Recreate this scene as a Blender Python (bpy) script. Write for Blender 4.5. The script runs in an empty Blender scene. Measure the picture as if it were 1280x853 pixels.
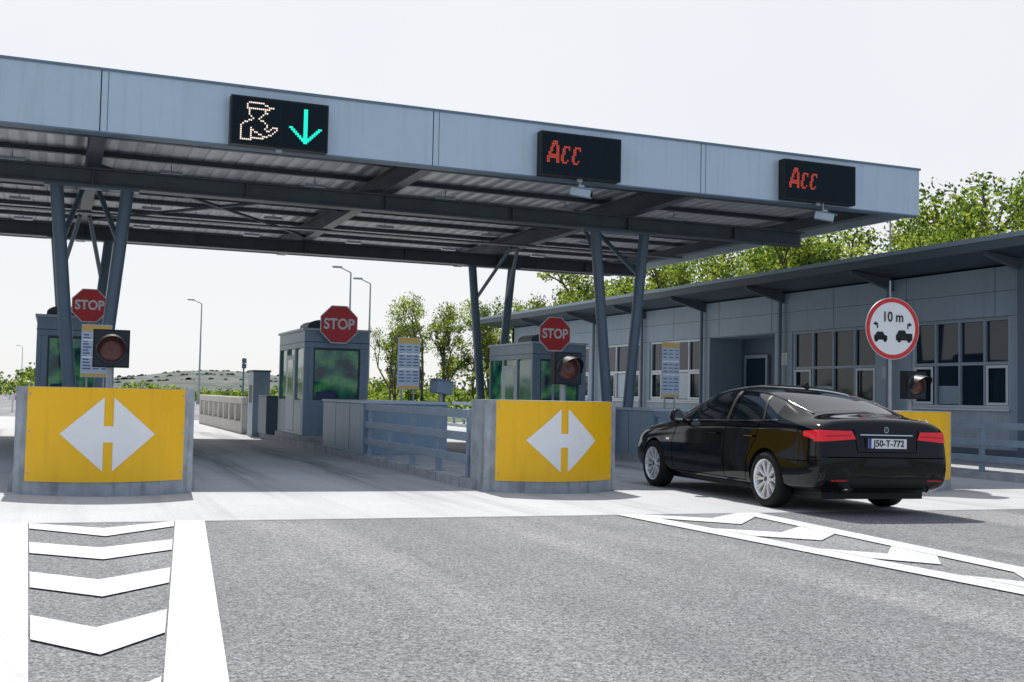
import bpy, math, random
import numpy as np
from mathutils import Vector, Matrix, Euler
from mathutils.bvhtree import BVHTree
random.seed(4); np.random.seed(4)
scene=bpy.context.scene
def g(x): return -0.01*max(-30.0,min(40.0,x))

# ------------------------------------------------------------ materials
MATS={}
def mat(name,col,rough=.6,metal=0,var=.0,vscale=3.0,bump=0,bscale=40,emit=0,spec=.5,coat=0,stretch=(1,1,1),streaks=0):
    if name in MATS: return MATS[name]
    m=bpy.data.materials.new(name); m.use_nodes=True
    nt=m.node_tree; b=nt.nodes["Principled BSDF"]
    b.inputs["Base Color"].default_value=(*col,1)
    b.inputs["Roughness"].default_value=rough
    b.inputs["Metallic"].default_value=metal
    b.inputs["Specular IOR Level"].default_value=spec
    if coat: b.inputs["Coat Weight"].default_value=coat; b.inputs["Coat Roughness"].default_value=.03
    if emit:
        b.inputs["Emission Color"].default_value=(*col,1); b.inputs["Emission Strength"].default_value=emit
    if var or bump or streaks:
        tc=nt.nodes.new("ShaderNodeTexCoord"); mp=nt.nodes.new("ShaderNodeMapping")
        mp.inputs["Scale"].default_value=stretch
        nt.links.new(tc.outputs["Object"],mp.inputs[0])
    if var:
        n=nt.nodes.new("ShaderNodeTexNoise"); n.inputs["Scale"].default_value=vscale; n.inputs["Detail"].default_value=8; n.inputs["Roughness"].default_value=.65
        nt.links.new(mp.outputs[0],n.inputs["Vector"])
        r=nt.nodes.new("ShaderNodeValToRGB")
        r.color_ramp.elements[0].position=.3; r.color_ramp.elements[1].position=.7
        r.color_ramp.elements[0].color=(*[c*(1-var) for c in col],1)
        r.color_ramp.elements[1].color=(*[min(1,c*(1+var*.6)) for c in col],1)
        nt.links.new(n.outputs["Fac"],r.inputs[0]); out=r.outputs[0]
        if streaks:
            m2=nt.nodes.new("ShaderNodeMapping"); m2.inputs["Scale"].default_value=(7,7,.5); nt.links.new(tc.outputs["Object"],m2.inputs[0])
            n3=nt.nodes.new("ShaderNodeTexNoise"); n3.inputs["Scale"].default_value=1.4; n3.inputs["Detail"].default_value=6; nt.links.new(m2.outputs[0],n3.inputs["Vector"])
            r3=nt.nodes.new("ShaderNodeValToRGB"); r3.color_ramp.elements[0].position=.50; r3.color_ramp.elements[1].position=.72
            r3.color_ramp.elements[0].color=(1,1,1,1); k=1-streaks; r3.color_ramp.elements[1].color=(k,k,k*.97,1); nt.links.new(n3.outputs["Fac"],r3.inputs[0])
            mm=nt.nodes.new("ShaderNodeMixRGB"); mm.blend_type='MULTIPLY'; mm.inputs[0].default_value=1
            nt.links.new(out,mm.inputs[1]); nt.links.new(r3.outputs[0],mm.inputs[2]); out=mm.outputs[0]
        nt.links.new(out,b.inputs["Base Color"])
    if bump:
        n2=nt.nodes.new("ShaderNodeTexNoise"); n2.inputs["Scale"].default_value=bscale; n2.inputs["Detail"].default_value=6
        nt.links.new(mp.outputs[0],n2.inputs["Vector"])
        bp=nt.nodes.new("ShaderNodeBump"); bp.inputs["Strength"].default_value=bump; bp.inputs["Distance"].default_value=.01
        nt.links.new(n2.outputs["Fac"],bp.inputs["Height"]); nt.links.new(bp.outputs[0],b.inputs["Normal"])
    MATS[name]=m; return m

def surface_mat(name,base,dark,light,grain_scale,grain_amt,streak=None,bump=.5,rough=.85,patch=.35,sk=.45,lanes=0):
    m=bpy.data.materials.new(name); m.use_nodes=True; nt=m.node_tree; L=nt.links
    b=nt.nodes["Principled BSDF"]; b.inputs["Roughness"].default_value=rough; b.inputs["Specular IOR Level"].default_value=.3
    tc=nt.nodes.new("ShaderNodeTexCoord")
    def noise(scale,detail=6,vec=None,rg=.6):
        n=nt.nodes.new("ShaderNodeTexNoise"); n.inputs["Scale"].default_value=scale; n.inputs["Detail"].default_value=detail; n.inputs["Roughness"].default_value=rg
        L.new(vec or tc.outputs["Object"],n.inputs["Vector"]); return n
    def mix(a,bc,fac,mode='MIX'):
        x=nt.nodes.new("ShaderNodeMixRGB"); x.blend_type=mode
        for i,v in ((1,a),(2,bc)):
            if isinstance(v,tuple): x.inputs[i].default_value=(*v,1)
            else: L.new(v,x.inputs[i])
        if isinstance(fac,float): x.inputs[0].default_value=fac
        else: L.new(fac,x.inputs[0])
        return x.outputs[0]
    def ramp(src,p0,p1,c0=(0,0,0),c1=(1,1,1)):
        r=nt.nodes.new("ShaderNodeValToRGB"); e=r.color_ramp.elements
        e[0].position=p0;e[1].position=p1;e[0].color=(*c0,1);e[1].color=(*c1,1); L.new(src,r.inputs[0]); return r.outputs[0]
    big=noise(.35,5)
    col=mix(dark,base,ramp(big.outputs["Fac"],.35,.62))
    mid=noise(2.3,8,rg=.7)
    col=mix(col,light,ramp(mid.outputs["Fac"],.52,.75,c1=(patch,patch,patch)))
    if lanes:
        mpl=nt.nodes.new("ShaderNodeMapping"); mpl.inputs["Scale"].default_value=(.55,.06,1); mpl.inputs["Rotation"].default_value=(0,0,math.radians(9)); L.new(tc.outputs["Object"],mpl.inputs[0])
        ln=noise(1.0,3,mpl.outputs[0])
        col=mix(col,mix(col,(1.32,1.30,1.27),1.0,'MULTIPLY'),ramp(ln.outputs["Fac"],.48,.60))
    v=nt.nodes.new("ShaderNodeTexVoronoi"); v.inputs["Scale"].default_value=grain_scale; L.new(tc.outputs["Object"],v.inputs["Vector"])
    gr=ramp(v.outputs["Color"],.1,.9,(1-grain_amt,)*3,(1+grain_amt*.9,)*3)
    col=mix(col,gr,1.0,'MULTIPLY')
    fine=noise(grain_scale*.35,3)
    gr2=ramp(fine.outputs["Fac"],.3,.7,(1-grain_amt*.5,)*3,(1+grain_amt*.4,)*3)
    col=mix(col,gr2,1.0,'MULTIPLY')
    if streak:
        mp=nt.nodes.new("ShaderNodeMapping"); mp.inputs["Scale"].default_value=streak; L.new(tc.outputs["Object"],mp.inputs[0])
        s=noise(1.0,5,mp.outputs[0])
        col=mix(col,mix(col,(sk,sk,sk*1.03),1.0,'MULTIPLY'),ramp(s.outputs["Fac"],.5,.72,c1=(.7,.7,.7)))
        s2=noise(9.0,4)
        col=mix(col,mix(col,(.5,.5,.5),1.0,'MULTIPLY'),ramp(s2.outputs["Fac"],.66,.74,c1=(.5,.5,.5)))
    L.new(col,b.inputs["Base Color"])
    bp=nt.nodes.new("ShaderNodeBump"); bp.inputs["Strength"].default_value=bump; bp.inputs["Distance"].default_value=.005
    L.new(v.outputs["Distance"],bp.inputs["Height"]); L.new(bp.outputs[0],b.inputs["Normal"])
    return m

M_asph=surface_mat("asphalt",(.205,.207,.217),(.17,.173,.183),(.26,.257,.255),90,.60,streak=(1.1,.12,1),bump=.5,sk=.74,lanes=1)
M_conc=surface_mat("concrete_paving",(.50,.505,.515),(.43,.435,.445),(.56,.56,.56),120,.12,streak=(2.2,.10,1),bump=.2,sk=.66)
M_kerb=mat("kerb_concrete",(.42,.43,.45),.85,var=.3,vscale=4,bump=.4)
M_bconc=mat("barrier_concrete",(.38,.41,.445),.8,var=.3,vscale=5,bump=.4,streaks=.35)
M_grass=mat("grass",(.12,.16,.05),.9,var=.5,vscale=.4,bump=.6,bscale=8)
def marking_mat():
    m=bpy.data.materials.new("road_paint"); m.use_nodes=True; nt=m.node_tree; L=nt.links
    b=nt.nodes["Principled BSDF"]; b.inputs["Roughness"].default_value=.7
    tc=nt.nodes.new("ShaderNodeTexCoord")
    n=nt.nodes.new("ShaderNodeTexNoise"); n.inputs["Scale"].default_value=34; n.inputs["Detail"].default_value=10; n.inputs["Roughness"].default_value=.8
    L.new(tc.outputs["Object"],n.inputs["Vector"])
    r=nt.nodes.new("ShaderNodeValToRGB"); e=r.color_ramp.elements
    e[0].position=.38; e[1].position=.50; e[0].color=(.36,.36,.37,1); e[1].color=(.64,.64,.635,1)
    L.new(n.outputs["Fac"],r.inputs[0])
    n2=nt.nodes.new("ShaderNodeTexNoise"); n2.inputs["Scale"].default_value=1.7; n2.inputs["Detail"].default_value=6; L.new(tc.outputs["Object"],n2.inputs["Vector"])
    r2=nt.nodes.new("ShaderNodeValToRGB"); r2.color_ramp.elements[0].position=.35; r2.color_ramp.elements[1].position=.6; r2.color_ramp.elements[0].color=(.84,.84,.84,1)
    L.new(n2.outputs["Fac"],r2.inputs[0])
    mm=nt.nodes.new("ShaderNodeMixRGB"); mm.blend_type='MULTIPLY'; mm.inputs[0].default_value=1; L.new(r.outputs[0],mm.inputs[1]); L.new(r2.outputs[0],mm.inputs[2])
    L.new(mm.outputs[0],b.inputs["Base Color"])
    return m
M_mark=marking_mat()
M_yel=mat("yellow_panel",(1.0,.54,.004),.45,var=.06,vscale=2.5,streaks=.08)
M_white=mat("white_reflective",(.88,.88,.88),.5,var=.04,vscale=6)
M_steelblue=mat("painted_steel",(.27,.35,.43),.45,var=.18,vscale=3)
M_beam=mat("canopy_beam_paint",(.10,.12,.145),.45,var=.2,vscale=1.5)
M_col=mat("column_paint",(.13,.185,.24),.35,var=.12,vscale=2)
M_fascia=mat("fascia_panel",(.57,.67,.77),.36,metal=.15,var=.06,vscale=.7,streaks=.07)
M_trim=mat("dark_trim",(.06,.08,.10),.5)
M_cap=mat("fascia_cap",(.16,.23,.31),.45)
M_black=mat("black_plastic",(.015,.016,.018),.45,spec=.3)
M_led=mat("display_face",(.006,.014,.022),.5,spec=.15)
M_ledw=mat("led_white",(1,.80,.66),.5,emit=.75)
M_ledg=mat("led_green",(.01,.85,.62),.5,emit=.85)
M_ledr=mat("led_red",(.52,.06,.03),.5,emit=.40)
M_red=mat("sign_red",(.68,.03,.03),.4,var=.05)
M_galv=mat("galvanised_steel",(.42,.44,.46),.45,metal=.6,var=.15,vscale=8)
M_glass=mat("dark_glass",(.010,.024,.042),.03,spec=.45)
def painted_reflection_glass():  # booth panes: reflected greenery painted into the base colour as a noise pattern
    m=bpy.data.materials.new("painted_reflection_glass"); m.use_nodes=True; nt=m.node_tree; L=nt.links
    b=nt.nodes["Principled BSDF"]; b.inputs["Roughness"].default_value=.04; b.inputs["Specular IOR Level"].default_value=.8
    tc=nt.nodes.new("ShaderNodeTexCoord"); n=nt.nodes.new("ShaderNodeTexNoise"); n.inputs["Scale"].default_value=2.6; n.inputs["Detail"].default_value=6; L.new(tc.outputs["Object"],n.inputs["Vector"])
    r=nt.nodes.new("ShaderNodeValToRGB"); e=r.color_ramp.elements
    e[0].position=.36; e[0].color=(.008,.03,.04,1); e[1].position=.66; e[1].color=(.18,.58,.16,1); k=e.new(.49); k.color=(.02,.22,.14,1)
    L.new(n.outputs["Fac"],r.inputs[0]); L.new(r.outputs[0],b.inputs["Base Color"]); return m
M_reflglass=painted_reflection_glass()
M_tglass=mat("teal_glass",(.08,.28,.24),.05,spec=.8,var=.4,vscale=1.6)
M_frame=mat("window_frame",(.66,.70,.74),.45)
M_frd=mat("window_frame_dark",(.30,.36,.43),.45)
M_booth=mat("booth_panel",(.25,.345,.44),.4,var=.08,vscale=1.5,streaks=.12)
M_boothl=mat("booth_light_panel",(.48,.56,.63),.45,var=.08,vscale=2)
M_wall=mat("wall_panel",(.30,.385,.47),.5,var=.08,vscale=.8,streaks=.10)
M_walll=mat("wall_lower_panel",(.38,.44,.51),.55,var=.12,vscale=1.2,streaks=.15)
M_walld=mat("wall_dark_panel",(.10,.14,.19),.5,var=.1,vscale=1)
M_roofd=mat("roof_dark",(.05,.068,.09),.5,var=.15,vscale=2)
def ceil_mat():
    m=bpy.data.materials.new("corrugated_ceiling"); m.use_nodes=True; nt=m.node_tree; L=nt.links
    b=nt.nodes["Principled BSDF"]; b.inputs["Metallic"].default_value=.15; b.inputs["Roughness"].default_value=.4
    tc=nt.nodes.new("ShaderNodeTexCoord"); w=nt.nodes.new("ShaderNodeTexWave"); w.inputs["Scale"].default_value=1.0; w.bands_direction='X'
    L.new(tc.outputs["Object"],w.inputs["Vector"])
    n=nt.nodes.new("ShaderNodeTexNoise"); n.inputs["Scale"].default_value=.8; L.new(tc.outputs["Object"],n.inputs["Vector"])
    r=nt.nodes.new("ShaderNodeValToRGB"); r.color_ramp.elements[0].color=(.60,.63,.66,1); r.color_ramp.elements[1].color=(.80,.82,.84,1); r.color_ramp.elements[0].position=.35; r.color_ramp.elements[1].position=.65
    L.new(n.outputs["Fac"],r.inputs[0])
    r2=nt.nodes.new("ShaderNodeValToRGB"); r2.color_ramp.elements[0].position=.0; r2.color_ramp.elements[1].position=.12; r2.color_ramp.elements[0].color=(.6,.6,.6,1)
    L.new(w.outputs["Fac"],r2.inputs[0])
    mm=nt.nodes.new("ShaderNodeMixRGB"); mm.blend_type='MULTIPLY'; mm.inputs[0].default_value=1; L.new(r.outputs[0],mm.inputs[1]); L.new(r2.outputs[0],mm.inputs[2])
    L.new(mm.outputs[0],b.inputs["Base Color"])
    bp=nt.nodes.new("ShaderNodeBump"); bp.inputs["Strength"].default_value=.5; bp.inputs["Distance"].default_value=.05
    L.new(w.outputs["Fac"],bp.inputs["Height"]); L.new(bp.outputs[0],b.inputs["Normal"]); return m
M_ceil=ceil_mat()
def leaf(name,c):
    m=bpy.data.materials.new(name); m.use_nodes=True; nt=m.node_tree; L=nt.links
    nt.nodes.remove(nt.nodes["Principled BSDF"]); o=nt.nodes["Material Output"]
    d=nt.nodes.new("ShaderNodeBsdfDiffuse"); t=nt.nodes.new("ShaderNodeBsdfTranslucent"); mx=nt.nodes.new("ShaderNodeMixShader")
    d.inputs[0].default_value=(*c,1); t.inputs[0].default_value=(min(1,c[0]*1.5),min(1,c[1]*1.5),c[2]*.9,1); mx.inputs[0].default_value=.5
    L.new(d.outputs[0],mx.inputs[1]); L.new(t.outputs[0],mx.inputs[2]); L.new(mx.outputs[0],o.inputs[0]); return m
M_lf=[leaf("leaf_light",(.26,.32,.07)),leaf("leaf_mid",(.14,.20,.045)),leaf("leaf_dark",(.055,.09,.028))]
M_bark=mat("bark",(.13,.11,.09),.9,var=.3,vscale=6)

# ------------------------------------------------------------ mesh builder
class MB:
    def __init__(s): s.v=[];s.f=[];s.mi=[];s.sm=[];s.mats=[];s.M=Matrix.Identity(4)
    def _m(s,m):
        if m not in s.mats: s.mats.append(m)
        return s.mats.index(m)
    def add(s,vs,fs,m,smooth=False):
        o=len(s.v); s.v+= [tuple(s.M@Vector(p)) for p in vs]; i=s._m(m)
        for f in fs: s.f.append([o+k for k in f]); s.mi.append(i); s.sm.append(smooth)
    def box(s,x0,x1,y0,y1,z0,z1,m):
        s.add([(x0,y0,z0),(x1,y0,z0),(x1,y1,z0),(x0,y1,z0),(x0,y0,z1),(x1,y0,z1),(x1,y1,z1),(x0,y1,z1)],
              [(0,3,2,1),(4,5,6,7),(0,1,5,4),(1,2,6,5),(2,3,7,6),(3,0,4,7)],m)
    def tube(s,p0,p1,r0,r1=None,m=None,n=12,cap=True):
        r1=r0 if r1 is None else r1
        p0=Vector(p0);p1=Vector(p1);d=(p1-p0).normalized()
        a=d.orthogonal().normalized();b=d.cross(a)
        vs=[];
        for p,r in((p0,r0),(p1,r1)):
            for k in range(n):
                t=2*math.pi*k/n; vs.append(p+a*math.cos(t)*r+b*math.sin(t)*r)
        s.add(vs,[(k,(k+1)%n,n+(k+1)%n,n+k) for k in range(n)],m,True)
        if cap:
            s.add(vs[:n],[tuple(reversed(range(n)))],m); s.add(vs[n:],[tuple(range(n))],m)
    def prism(s,poly,z0,z1,m,smooth=False):
        n=len(poly)
        vs=[(x,y,z0) for x,y in poly]+[(x,y,z1) for x,y in poly]
        s.add(vs,[(k,(k+1)%n,n+(k+1)%n,n+k) for k in range(n)],m,smooth)
        s.add(vs[:n],[tuple(reversed(range(n)))],m); s.add(vs[n:],[tuple(range(n))],m)
    def lathe(s,prof,axis_o,m,n=32,axis='X'):
        vs=[]
        for a,r in prof:
            for k in range(n):
                t=2*math.pi*k/n
                if axis=='X': vs.append((axis_o[0]+a,axis_o[1]+r*math.cos(t),axis_o[2]+r*math.sin(t)))
                elif axis=='Y': vs.append((axis_o[0]+r*math.cos(t),axis_o[1]+a,axis_o[2]+r*math.sin(t)))
                else: vs.append((axis_o[0]+r*math.cos(t),axis_o[1]+r*math.sin(t),axis_o[2]+a))
        fs=[]
        for i in range(len(prof)-1):
            for k in range(n): fs.append((i*n+k,i*n+(k+1)%n,(i+1)*n+(k+1)%n,(i+1)*n+k))
        s.add(vs,fs,m,True)
    def disc(s,c,r,m,n=32,axis='Y',r2=None):
        r2=r2 or r
        pts=[(c[0]+r*math.cos(2*math.pi*k/n),c[1],c[2]+r2*math.sin(2*math.pi*k/n)) for k in range(n)] if axis=='Y' else \
            [(c[0],c[1]+r*math.cos(2*math.pi*k/n),c[2]+r2*math.sin(2*math.pi*k/n)) for k in range(n)]
        s.add(pts,[tuple(range(n))],m)
    def build(s,name,loc=(0,0,0),bevel=0,parent=None,recalc=False):
        me=bpy.data.meshes.new(name)
        L=Vector(loc)
        me.from_pydata([tuple(Vector(p)-L) for p in s.v],[],s.f)
        for m in s.mats: me.materials.append(m)
        me.polygons.foreach_set("material_index",s.mi); me.polygons.foreach_set("use_smooth",s.sm); me.update()
        ob=bpy.data.objects.new(name,me); ob.location=L; scene.collection.objects.link(ob)
        if bevel:
            bv=ob.modifiers.new("bevel",'BEVEL'); bv.width=bevel; bv.segments=2; bv.limit_method='ANGLE'; bv.angle_limit=math.radians(50)
        if parent: attach(ob,parent)
        return ob
def attach(ob,parent):
    ob.parent=parent; ob.matrix_parent_inverse=parent.matrix_basis.inverted()
def text(body,size,loc,m,parent,rot=(math.pi/2,0,0),off=0.0,align='CENTER',name="lettering",sx=1.0,shear=0):
    c=bpy.data.curves.new(name,'FONT'); c.body=body; c.size=size; c.align_x=align; c.align_y='CENTER'; c.offset=off; c.extrude=.002; c.shear=shear
    c.materials.append(m); o=bpy.data.objects.new(name,c); o.location=loc; o.rotation_euler=rot; o.scale=(sx,1,1)
    scene.collection.objects.link(o); attach(o,parent); return o

# ------------------------------------------------------------ ground
def sheet(name,xs,ys,z,m):
    b=MB(); vs=[];fs=[]
    for y in ys:
        for x in xs: vs.append((x,y,g(x)+z))
    n=len(xs)
    for j in range(len(ys)-1):
        for i in range(n-1): fs.append((j*n+i,j*n+i+1,(j+1)*n+i+1,(j+1)*n+i))
    b.add(vs,fs,m); return b.build(name)
sheet("ground",[-2500,-600,-100,-30,0,40,100,600,2500],[-300,-50,0,50,150,400,1000,3500],-.03,M_grass)
sheet("road",[-29,0,39],[-30,10.5],0,M_asph)
sheet("concrete_pavement",[-29,0,15.7],[10.5,46],0,M_conc)
sheet("road",[-24,0,14],[46,400],-.004,M_asph)
sheet("road",[15.7,30,39],[10.5,14],0.0,M_conc)

b=MB(); M_joint=mat("joint_filler",(.16,.16,.16),.9)
for y in (16.6,22.6,28.6,34.6,40.6): b.add([(-29,y,g(-29)+.004),(15.7,y,g(15.7)+.004),(15.7,y+.02,g(15.7)+.004),(-29,y+.02,g(-29)+.004)],[(0,1,2,3)],M_joint)
b.add([(-29,10.5,g(-29)+.005),(39,10.5,g(39)+.005),(39,10.53,g(39)+.005),(-29,10.53,g(-29)+.005)],[(0,1,2,3)],M_joint)
b.build("pavement_joints")
def rub_mat():
    m=bpy.data.materials.new("tyre_marks"); m.use_nodes=True; nt=m.node_tree; L=nt.links
    b=nt.nodes["Principled BSDF"]; b.inputs["Base Color"].default_value=(.12,.12,.125,1); b.inputs["Roughness"].default_value=.8
    tc=nt.nodes.new("ShaderNodeTexCoord"); mp=nt.nodes.new("ShaderNodeMapping"); mp.inputs["Scale"].default_value=(6,.30,1); L.new(tc.outputs["Object"],mp.inputs[0])
    n=nt.nodes.new("ShaderNodeTexNoise"); n.inputs["Scale"].default_value=1; n.inputs["Detail"].default_value=7; L.new(mp.outputs[0],n.inputs["Vector"])
    r=nt.nodes.new("ShaderNodeValToRGB"); r.color_ramp.elements[0].position=.35; r.color_ramp.elements[1].position=.75; r.color_ramp.elements[0].color=(0,0,0,1); r.color_ramp.elements[1].color=(.5,.5,.5,1)
    L.new(n.outputs["Fac"],r.inputs[0])
    gx=nt.nodes.new("ShaderNodeSeparateXYZ"); L.new(tc.outputs["Generated"],gx.inputs[0])
    f=nt.nodes.new("ShaderNodeMath"); f.operation='SUBTRACT'; L.new(gx.outputs[0],f.inputs[0]); f.inputs[1].default_value=.5
    f1=nt.nodes.new("ShaderNodeMath"); f1.operation='ABSOLUTE'; L.new(f.outputs[0],f1.inputs[0])
    f2=nt.nodes.new("ShaderNodeMapRange"); L.new(f1.outputs[0],f2.inputs[0]); f2.inputs[1].default_value=.5; f2.inputs[2].default_value=.15; f2.inputs[3].default_value=0; f2.inputs[4].default_value=1
    gy=nt.nodes.new("ShaderNodeMapRange"); L.new(gx.outputs[1],gy.inputs[0]); gy.inputs[1].default_value=0; gy.inputs[2].default_value=.25
    a=nt.nodes.new("ShaderNodeMath"); a.operation='MULTIPLY'; L.new(r.outputs[0],a.inputs[0]); L.new(f2.outputs[0],a.inputs[1])
    a2=nt.nodes.new("ShaderNodeMath"); a2.operation='MULTIPLY'; L.new(a.outputs[0],a2.inputs[0]); L.new(gy.outputs[0],a2.inputs[1])
    L.new(a2.outputs[0],b.inputs["Alpha"]); return m
M_rubm=rub_mat()
for lane in (3.35,9.1,-2.25):
    for o in (-.78,.78):
        x=lane+o; b=MB(); b.add([(x-.40,11.3,g(x-.40)+.006),(x+.40,11.3,g(x+.40)+.006),(x+.40,33,g(x+.40)+.006),(x-.40,33,g(x-.40)+.006)],[(0,1,2,3)],M_rubm); b.build("tyre_marks",(x,20,0))

# markings
b=MB()
def mpoly(pts,z=.010): b.add([(x,y,g(x)+z) for x,y in pts],[tuple(range(len(pts)))],M_mark)
def gore(l10,l0,r10,r0,wid):
    fl=lambda y:l10+(l0-l10)*(10.5-y)/5.8
    fr=lambda y:r10+(r0-r10)*(10.5-y)/5.8
    y1=10.5;y0=2.2
    mpoly([(fl(y0)-wid,y0),(fl(y0),y0),(fl(y1),y1),(fl(y1)-wid,y1)])
    mpoly([(fr(y0),y0),(fr(y0)+wid,y0),(fr(y1)+wid,y1),(fr(y1),y1)])
    for k in range(-1,3):
        yt=6.31+1.46*k; yb=yt-.60; 
        xm=(fl(yb-.2)+fr(yb-.2))/2; s=.40
        A=[(fl(yt)+.01,yt),(fl(yb)+.01,yb),(xm,yb-s),(xm,yt-s)]
        B=[(xm,yt-s),(xm,yb-s),(fr(yb)-.01,yb),(fr(yt)-.01,yt)]
        mpoly(A); mpoly(B)
    yt=10.49;yb=10.1;xm=(fl(10)+fr(10))/2
    mpoly([(fl(yt)+.01,yt),(fl(yb)+.01,yb),(xm,9.5),(xm,10.05)]); mpoly([(xm,10.05),(xm,9.5),(fr(yb)-.01,yb),(fr(yt)-.01,yt)])
gore(-.17,-.05,1.06,.45,.26)
gore(5.85,6.32,7.1,6.62,.27)
gore(12.1-.45,12.0,12.75,12.45,.25)
gore(-5.9,-5.7,-4.7,-5.2,.26)
b.build("road_markings")

# ------------------------------------------------------------ islands, barriers
ISL=[-5.05,.57,6.15,12.1]
def island(cx):
    z=g(cx); b=MB(); hw=1.02
    b.prism([(cx-hw,13.7),(cx+hw,13.7),(cx+hw,33.5),(cx+.6,34.6),(cx-.6,34.6),(cx-hw,33.5)],z-.1,z+.14,M_kerb)
    for k in range(20):
        y=14.2+k; 
        for sx in (-1,1): b.box(cx+sx*hw-.003,cx+sx*hw+.003,y,y+.012,z,z+.143,M_joint)
    return b.build("traffic_island",(cx,24,z),bevel=.02)
def barrier(cx,hw=.96):
    z=g(cx); b=MB(); yf=13.45; yb=13.95; sag=.40; H=1.2
    arc=lambda x: yf-sag*(1-(x/hw)**2)
    N=28; poly=[(cx+hw*(-1+2*k/N),arc(hw*(-1+2*k/N))) for k in range(N+1)]
    b.prism(poly+[(cx+hw,yb),(cx-hw,yb)],z-.05,z+H,M_bconc)
    ph=hw*.875
    def strip(x0,x1,zf,off,m,n):
        vs=[];fs=[]
        for k in range(n+1):
            x=x0+(x1-x0)*k/n; za,zb_=zf(x); vs+=[(cx+x,arc(x)-off,z+za),(cx+x,arc(x)-off,z+zb_)]
        for k in range(n): fs.append((2*k,2*k+2,2*k+3,2*k+1))
        b.add(vs,fs,m,True)
    strip(-ph,ph,lambda x:(.155,1.195),.014,M_yel,30)
    zc=.685
    def h(x):
        a=abs(x); hh=.41*max(0,1-(a-.05)/.45); return (zc-hh,zc+hh)
    strip(-.5,-.05,h,.019,M_white,14); strip(.05,.5,h,.019,M_white,14)
    strip(-.05,.05,lambda x:(zc-.09,zc+.09),.019,M_white,3)
    for sx in (-ph+.03,ph-.03):
        for zz in (.25,.7,1.12): b.disc((cx+sx,arc(sx)-.02,z+zz),.012,M_galv,8)
    return b.build("concrete_lane_barrier",(cx,13.5,z))
for c in ISL: island(c); barrier(c)

def railing(x,y0,y1,zb,name="steel_railing"):
    b=MB(); n=max(2,int(round((y1-y0)/1.25)))
    for k in range(n+1):
        y=y0+(y1-y0)*k/n; b.box(x-.04,x+.04,y-.04,y+.04,zb,zb+.93,M_steelblue); b.box(x-.08,x+.08,y-.08,y+.08,zb,zb+.015,M_steelblue)
    for zc in (.25,.55,.86): b.box(x-.075,x-.042,y0-.1,y1+.1,zb+zc-.06,zb+zc+.06,M_steelblue)
    return b.build(name,(x,(y0+y1)/2,zb),bevel=.006)
for c in ISL[1:]:
    railing(c-.9,14.15,19.3,g(c)+.14)
railing(.57+.92,14.15,19.3,g(.57)+.14)

for c in ISL[1:]:
    z=g(c)+.14; b=MB()
    b.box(c-1.0,c+.6,19.4,22.6,z,z+.92,M_booth); b.box(c-1.03,c+.63,19.37,22.63,z+.92,z+.97,M_boothl)
    for y in (20.4,21.5): b.box(c-1.004,c-.99,y,y+.015,z+.05,z+.9,M_trim)
    b.build("booth_guard_block",(c,21,z),bevel=.01)

def booth(cx,y0):
    z=g(cx)+.14; x0=cx-.95;x1=cx+.55;y1=y0+3.0; b=MB()
    b.box(x0-.05,x1+.05,y0-.05,y1+.05,z,z+.12,M_kerb)
    zl=z+.92; zt=z+2.12; zr=z+2.5
    b.box(x0,x1,y0,y1,z+.12,zl,M_booth)
    b.box(x0+.05,x1-.05,y0+.05,y1-.05,zl,zt,M_reflglass)
    for px in (x0,x1-.1):
        for py in (y0,y1-.1): b.box(px,px+.1,py,py+.1,zl,zt,M_booth)
    for py in (y0+1.0,y0+1.95): 
        b.box(x0-.004,x0+.06,py,py+.1,zl,zt,M_boothl); b.box(x1-.06,x1+.004,py,py+.1,zl,zt,M_boothl)
    b.box(x0+.1,x0+.22,y0,y0+.045,zl,zt,M_booth); b.box(x1-.2,x1-.1,y0,y0+.045,zl,zt,M_booth)
    b.box(x0+.22,x1-.2,y0+.01,y0+.046,zl,zl+.06,M_trim); b.box(x0+.22,x1-.2,y0+.01,y0+.046,zt-.05,zt,M_trim)
    b.box(x0+.22,x0+.25,y0+.01,y0+.046,zl+.06,zt-.05,M_trim); b.box(x1-.23,x1-.2,y0+.01,y0+.046,zl+.06,zt-.05,M_trim)
    b.box(x0,x1,y0,y1,zt,zr,M_booth)
    b.box(x0-.04,x1+.04,y0-.04,y1+.04,zr,zr+.06,M_boothl)
    b.box(x0-.006,x0+.01,y0+.15,y0+.95,z+.2,zl-.06,M_boothl)
    b.box(x0-.006,x0+.01,y0+1.05,y0+1.95,z+.2,zl+1.05,M_boothl)
    b.box(x0-.012,x0+.01,y0+1.2,y0+1.8,z+1.0,zl+.95,M_tglass)
    b.box(x0+.035,x0+.06,y0+.12,y0+.98,zl+.03,zt-.03,M_tglass)
    b.box(x0-.01,x1+.01,y0-.01,y1+.01,zt+.12,zt+.135,M_trim)
    b.box(x0+.3,x0+.75,y0+.03,y0+.048,zl+.06,zl+.20,mat("cash_terminal",(.02,.05,.16),.4))
    N=10; cy=y0+.5
    poly=[(math.cos(math.pi*k/N)*.33,math.sin(math.pi*k/N)*.16) for k in range(N+1)]
    vs=[(x0+.5+a,cy,zr+.12+bb) for a,bb in poly]+[(x0+.5+a,cy+.9,zr+.12+bb) for a,bb in poly]
    n=N+1
    b.add(vs,[(k,k+1,n+k+1,n+k) for k in range(N)]+[tuple(range(n)),tuple(reversed(range(n,2*n)))],M_trim)
    b.box(x0+.17,x0+.83,cy,cy+.9,zr+.06,zr+.12,M_trim)
    return b.build("toll_booth",(cx,y0+1.5,z),bevel=.012)
booth(.57,24.9);booth(6.15,24.9);booth(12.1,25.6);booth(-5.05,24.9)

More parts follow.
